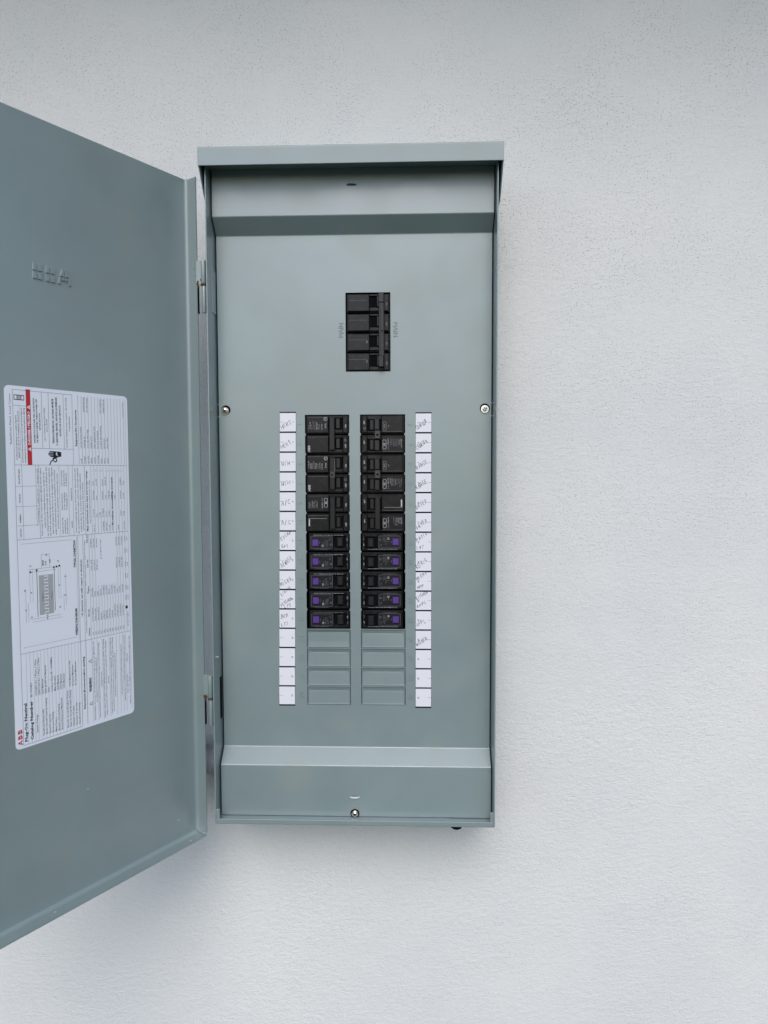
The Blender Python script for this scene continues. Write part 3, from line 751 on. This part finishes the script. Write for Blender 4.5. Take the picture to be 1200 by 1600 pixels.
# shock pictogram: a gloved hand with a bolt, pointing left
def lpoly(pts, m=M_ink, y=YI): lb.face([LP(u, v, y) for u, v in pts], m)
lpoly([(50.5, 66.0), (57.2, 66.4), (59.6, 67.0), (59.6, 71.6), (57.0, 72.2), (53.0, 73.4), (50.5, 72.6)])
for i, (v, l) in enumerate(((66.0, 45.8), (67.7, 44.6), (69.4, 44.8), (71.0, 46.6))): lpoly([(l, v + .5), (l + .8, v), (51, v), (51, v + 1.3), (l + .8, v + 1.3)])
lpoly([(49.0, 74.6), (50.0, 73.0), (54.0, 72.0), (54.4, 73.0), (50.0, 75.6)])
lpoly([(53.6, 66.4), (55.4, 68.6), (54.4, 69.2), (56.4, 71.8), (53.0, 69.4), (54.0, 68.8)], M_sheet, YJ)
cord = [(53.5, 73.5), (54.4, 76.2), (52.8, 77.6), (50.2, 76.0), (48.0, 76.6), (46.2, 80.6)]
for p, q in zip(cord, cord[1:]):
    d_ = Vector((q[0] - p[0], q[1] - p[1])); n_ = Vector((-d_.y, d_.x)).normalized() * .55; e_ = d_.normalized() * .3
    lpoly([(p[0] - e_.x - n_.x, p[1] - e_.y - n_.y), (q[0] + e_.x - n_.x, q[1] + e_.y - n_.y), (q[0] + e_.x + n_.x, q[1] + e_.y + n_.y), (p[0] - e_.x + n_.x, p[1] - e_.y + n_.y)])
# accessories table
lt('Equipment Kit / Accessories', 78.6, 60, 2.2, width=40, bold=.03)
for i in range(15): vl(80.6 + i * 4.12, 4, 80, .24, M_ink2)
for i in range(9):
    u = 84.0 + i * 4.12
    para(u, 79, 79 - rnd.uniform(5, 11), 1.5); para(u, 62, 62 - rnd.uniform(12, 26), 1.5)
    if i in (1, 2, 6, 7): para(u, 22, 6, 1.5)
para(138.4, 26, 8, 1.2)
# scan-code cells: headings and captions (codes themselves left blank)
for v in (103, 124, 144): hl(v, 8.4, 33.5, .22)
vl(15.6, 81, 158.5, .24, M_ink2); vl(30.4, 81, 146, .22, M_ink2); vl(33.5, 81, 158.5)
for s, v in (('Circuit Breaker', 101), ('Accessory', 120), ('Installation', 141), ('Load Center', 156)): lt(s, 13.2, v, 1.7, width=9 if v > 103 else 16, bold=.02)
for v in (101, 122, 142): para(32.6, v, v - 16, 1.2)
for u, a, b in ((36.2, 156, 84), (39.6, 148, 88), (42.6, 157, 83), (45.6, 157, 84), (48.6, 155, 83), (51.6, 156, 86), (54.6, 150, 90)): para(u, a, b, 1.35)
vl(56.4, 81, 158.5, .2, M_ink2)
for q in range(3):
    for u in (59.6, 62.4, 65.0): para(u, 156 - q * 26, 156 - q * 26 - rnd.uniform(14, 20), 1.3)
vl(67.0, 81, 158.5, .24, M_ink2); vl(72.0, 81, 158.5, .24, M_ink2)
for u, a, b in ((70.6, 150, 142), (70.6, 120, 106), (75.6, 156, 84), (78.6, 157, 84), (81.6, 155, 90), (84.4, 154, 100)): para(u, a, b, 1.35)
vl(86.4, 81, 158.5)
lt('Main and branch wire sizes and torque ratings', 89.6, 155, 1.9, width=68, bold=.03); para(92.6, 146, 98, 1.3)
for i in range(12): vl(94.4 + i * 3.9, 81, 158.5, .22, M_ink2)
for i in range(11):
    u = 97.4 + i * 3.9
    lt(str(rnd.choice([14, 12, 10, 8, 6, 4, 2, 1])), u, 88, 1.5, M_ink2)
    for v in (156, 140, 120, 104):
        if rnd.random() < .62: para(u, v, v - rnd.uniform(4, 11), 1.3)
lt('Breaker mounting torque', 121.4, 150, 1.9, width=56, bold=.03)
# wiring diagram
hl(163, 12, 70, .20, M_ink2); hl(272, 12, 72, .20, M_ink2); vl(76.2, 158.5, 278); vl(74.6, 160, 276, .22, M_ink2)
lt('WIRING DIAGRAM', 73.2, 270, 2.6, width=30, bold=.04); lt('TYPICAL CONNECTION', 73.2, 194, 2.6, width=30, bold=.04)
lr(30.2, 46.2, 198, 240.5, M_greyp)
for i in range(12):
    v = 199 + i * 3.5; lr(36.0, 40.4, v, v + 1.0, M_sheet, YJ); lr(36.0 if i % 2 else 40.0, 36.4 if i % 2 else 40.4, v + .8, v + 3.6, M_sheet, YJ)
lt('2 Phase', 34.6, 226, 1.5, M_ink, width=9, y=YJ + .00005); lt('1 Phase', 44.8, 226, 1.5, M_ink, width=9, y=YJ + .00005)
vl(28.2, 192, 242, .55); vl(47.6, 190, 238, .55)
hl(190.6, 20, 54, .22); hl(193.6, 22, 50, .22, M_ink2)
def ldot(u, v, r): lpoly([(u + r * math.cos(i * math.pi / 5), v + r * math.sin(i * math.pi / 5)) for i in range(10)])
for u, v in ((28.2, 192), (47.4, 191), (21.4, 193.4), (53.6, 190), (50.4, 190.6)): ldot(u, v, 1.1)
for u in (20.4, 23.4, 52.2, 54.6): vl(u, 190, 226, .16)
for u, a, b in ((15.6, 212, 246), (18.2, 226, 246), (60.6, 200, 234), (58, 222, 240)): vl(u, a, b, .20, M_ink2)
for s, u, v in (('N', 15.8, 211), ('A', 22.6, 214), ('G', 16.2, 232), ('B', 22.2, 240), ('A', 53.6, 210), ('N', 54.2, 234), ('G', 60.2, 222), ('B', 61.0, 201), ('L1', 22.2, 186), ('L2', 53.0, 184), ('N', 40, 176), ('MAIN', 36, 186), ('LUG', 39, 186), ('OFF', 44, 184)):
    lt(s, u, v + 2, 1.7, M_ink, bold=.03)
for u in (33.6, 42.6): vl(u, 176, 190, .2)
hl(176, 33.6, 42.6, .2); hl(243.5, 20, 54, .22, M_ink2); hl(246.6, 22, 56, .20, M_ink2); lt('O-O', 39.5, 246, 1.8, M_ink, bold=.04)
# right-hand tables
lt('UL listed for use with copper or aluminum', 80.2, 250, 1.9, width=64, bold=.03); vl(82.2, 158.5, 278)
para(84.6, 270, 165, 1.2)
for s, v in (('Catalog', 274), ('Wire Size', 252), ('Type', 226), ('Lb-In', 196), ('N-m', 168)): lt(s, 88.2, v, 1.7, width=9, bold=.03)
for i in range(14):
    u = 89.8 + i * 3.6
    if 3 <= i <= 9: vl(u, 218, 278, .22, M_ink2)
    else: vl(u, 158.5, 278, .22, M_ink2)
    if i < 12:
        para(u + 2.8, 274, 270, 1.4); para(u + 2.8, 258, 258 - rnd.uniform(8, 16), 1.4); para(u + 2.8, 230, 230 - rnd.uniform(5, 12), 1.4)
        if not 3 <= i <= 8: para(u + 2.8, 200, 188, 1.4); para(u + 2.8, 174, 164, 1.4)
para(105.0, 188, 166, 1.4)
lr(135.2, 138.2, 247, 250.4, M_ink); para(138.6, 272, 254, 1.3)
for v in (240, 228, 214, 200, 184, 170): para(136.6, v, v - 6, 1.2); para(139.4, v, v - 5, 1.2)
# maker mark
for q, (v, ch) in enumerate(((373.5, 'A'), (367.6, 'B'), (361.8, 'B'))): lt(ch, 7.2, v, 4.3, M_red, width=5.0, bold=.05)
lr(5.0, 5.35, 358, 374, M_sheet, YJ)
lt('Plug-On Neutral', 13.0, 372, 3.0, width=41, bold=.035); lt('Catalog Number', 19.2, 372, 3.0, width=42, bold=.035)
for i in range(16): vl(13.9 + i * 3.95, 278, 375, .15, M_ink2)
rows1 = ['System Voltage', '', 'Panelboard Ampere(A)', 'Short Circuit Current Rating', 'Rated Frequency', 'Enclosure Rating', 'Main Device', 'Branch Circuit Rating', 'Branch Rating and Maximum', '', 'Branch Circuit Breaker Rating', 'Sum of Circuit Breaker Rating', 'Number of Tenths', 'Number of Circuits', 'Panelboard Rating']
rows2 = ['ER9 30024RG', '120/240V AC, 1 Phase, 3 Wire', '208Y/120V AC, 1 Phase, 3 Wire', '225A Maximum', '22kA @ 240V AC Maximum', '60Hz', 'Outdoor (Type 3R - UL/NEMA)', 'Main Breaker', '200A Maximum', '200A Maximum', '125A Maximum', '', '140A Maximum per Stab', '30 Spaces Maximum', '40 Circuits Maximum']
for i, (s1, s2) in enumerate(zip(rows1, rows2)):
    u = 24.6 + i * 3.5
    if s1: lt(s1, u, 371 if i else 366, 2.0, M_ink2, width=len(s1) * 1.42, bold=.01)
    if s2: lt(s2, u - 5.5 if i == 0 else u - 3.6, 326, 2.0, M_ink2, width=len(s2) * 1.40, bold=.01)
vl(76.2, 278, 374, .35)
lt('Disconnect all sources before opening', 80.4, 356, 2.2, width=60, bold=.04); vl(82.6, 278, 374, .35)
lt('WARNING', 88.4, 338, 3.0, width=16, bold=.05)
for v in (303, 352):
    lpoly([(89.0, v + 2.3), (89.0, v - 2.3), (85.0, v)]); lpoly([(88.5, v + 1.5), (88.5, v - 1.5), (85.9, v)], M_sheet, YJ)
vl(90.2, 278, 374, .25)
for u, a, b in ((92.8, 372, 281), (95.4, 352, 300), (99.0, 371, 284), (102.0, 336, 318), (105.4, 373, 281), (108.0, 371, 283), (110.8, 334, 326), (114.6, 371, 281), (117.2, 369, 281), (119.8, 352, 300), (128.4, 352, 292), (132.6, 360, 281), (136.4, 352, 330), (136.4, 314, 304), (139.6, 366, 284)):
    para(u, a, b, 1.4, M_ink if u in (114.6, 117.2, 105.4) else M_ink2)
for u in (96.8, 103.4, 112.2, 121.6, 126.2, 130.2, 134.2): vl(u, 280, 374, .22, M_ink2)
# slight roll of the sheet is ignored; it lies flat on the enamel
lb.build('warning_label', door_e)

# ------------------------------------------------------------ hinges
def hinge(z0, z1):
    h = empty('hinge', (0, 0, 0), PANEL); zm = z0 + (z1 - z0) * 0.545
    px, py = -0.1862, -0.1125
    a = MB()
    a.box(-0.1958, px, py + 0.0008, py + 0.0022, zm, z1, M_paint); a.cyl((px, py, zm + .0004), (px, py, z1), 0.0030, M_paint, 16)
    a.box(px, -0.1812, py + 0.0016, py + 0.0028, zm + .001, z1 - .001, M_paint)
    a.build('door_leaf', h, bevel=0.0003)
    b = MB()
    b.cyl((px + .0004, py, z0), (px + .0004, py, zm - .0006), 0.0028, M_paint, 16)
    b.box(px, -0.1812, py + 0.0010, py + 0.0024, z0, zm - .001, M_paint)
    b.box(-0.1944, -0.1934, py + .0010, py + .006, z0, zm, M_dark)
    b.build('box_leaf', h, bevel=0.0003)
    c = MB()
    c.cyl((px, py, zm - .0022), (px, py, zm + .0008), 0.0034, M_rust, 14)
    for i in range(12):
        q = rnd.uniform(.0005, .0016); x = -0.1915 + rnd.uniform(-.003, .0025); z = zm + rnd.uniform(-.004, .006)
        c.mesh([(x + q * math.cos(t_), py + 0.00075 - i * .00001, z + 1.5 * q * math.sin(t_)) for t_ in [i * math.pi / 3 for i in range(6)]], [tuple(range(6))], M_rust)
    c.build('rust_crust', h)
hinge(0.6560, 0.7210); hinge(0.1278, 0.1930)
# enamel plate by the upper hinge; black patch paints the lower slot's shade
sm_ = MB(); sm_.box(-BW + T, -BW + T + .0009, -0.103, -0.084, 0.659, 0.7135, M_paint); sm_.build('hinge_backing', PANEL, bevel=0.0003)
sm_ = MB(); sm_.box(-BW + T, -BW + T + .0004, -0.092, -0.084, 0.1285, 0.1845, M_dark); sm_.build('hinge_slot_shade', PANEL)
sm_ = MB(); sm_.cyl((-BW + T, -0.103, 0.2145), (-BW + T + .0016, -0.103, 0.2145), 0.0022, M_zinc, 14); sm_.build('side_screw', PANEL)

# small rubber plug under the box
pl = MB(); pl.cyl((0.1325, -0.1085, -0.0071), (0.1325, -0.1085, -0.0055), 0.0055, M_dark, 20, r2=0.0070); pl.cyl((0.1325, -0.1085, -0.0060), (0.1325, -0.1085, -0.0001), 0.0070, M_dark, 20)
pl.build('hole_plug', PANEL)

# ------------------------------------------------------------ conduit leaving the box behind the door
cd = empty('conduit', (-0.20, -0.052, 0.0))
tag(cd, 'short grey plastic conduit on the stucco wall, glimpsed between the open door and the box', 'conduit')
def put(o): o.matrix_parent_inverse = cd.matrix_world.inverted()
cz, cyy = 0.0535, -0.050
c1 = MB(); c1.cyl((-0.245, cyy, cz), (-0.1815, cyy, cz), 0.0168, M_pvc, 28)
c1.build('pipe', cd, loc=(0.20, 0.052, 0))
c2 = MB(); c2.cyl((-0.2010, cyy, cz), (-0.1813, cyy, cz), 0.0196, M_pvc, 28); c2.cyl((-0.2040, cyy, cz), (-0.2010, cyy, cz), 0.0175, M_pvc, 28, r2=0.0196)
c2.cyl((-0.1915, cyy - .0215, cz - 0.001), (-0.1915, cyy - .0190, cz - 0.001), 0.0022, M_zinc, 12)
c2.build('fitting', cd, loc=(0.20, 0.052, 0))
c3 = MB(); c3.box(-0.300, -0.240, cyy - 0.0200, -0.0003, cz - 0.022, cz + 0.022, M_pvc)
c3.build('elbow_body', cd, loc=(0.20, 0.052, 0), bevel=0.004)
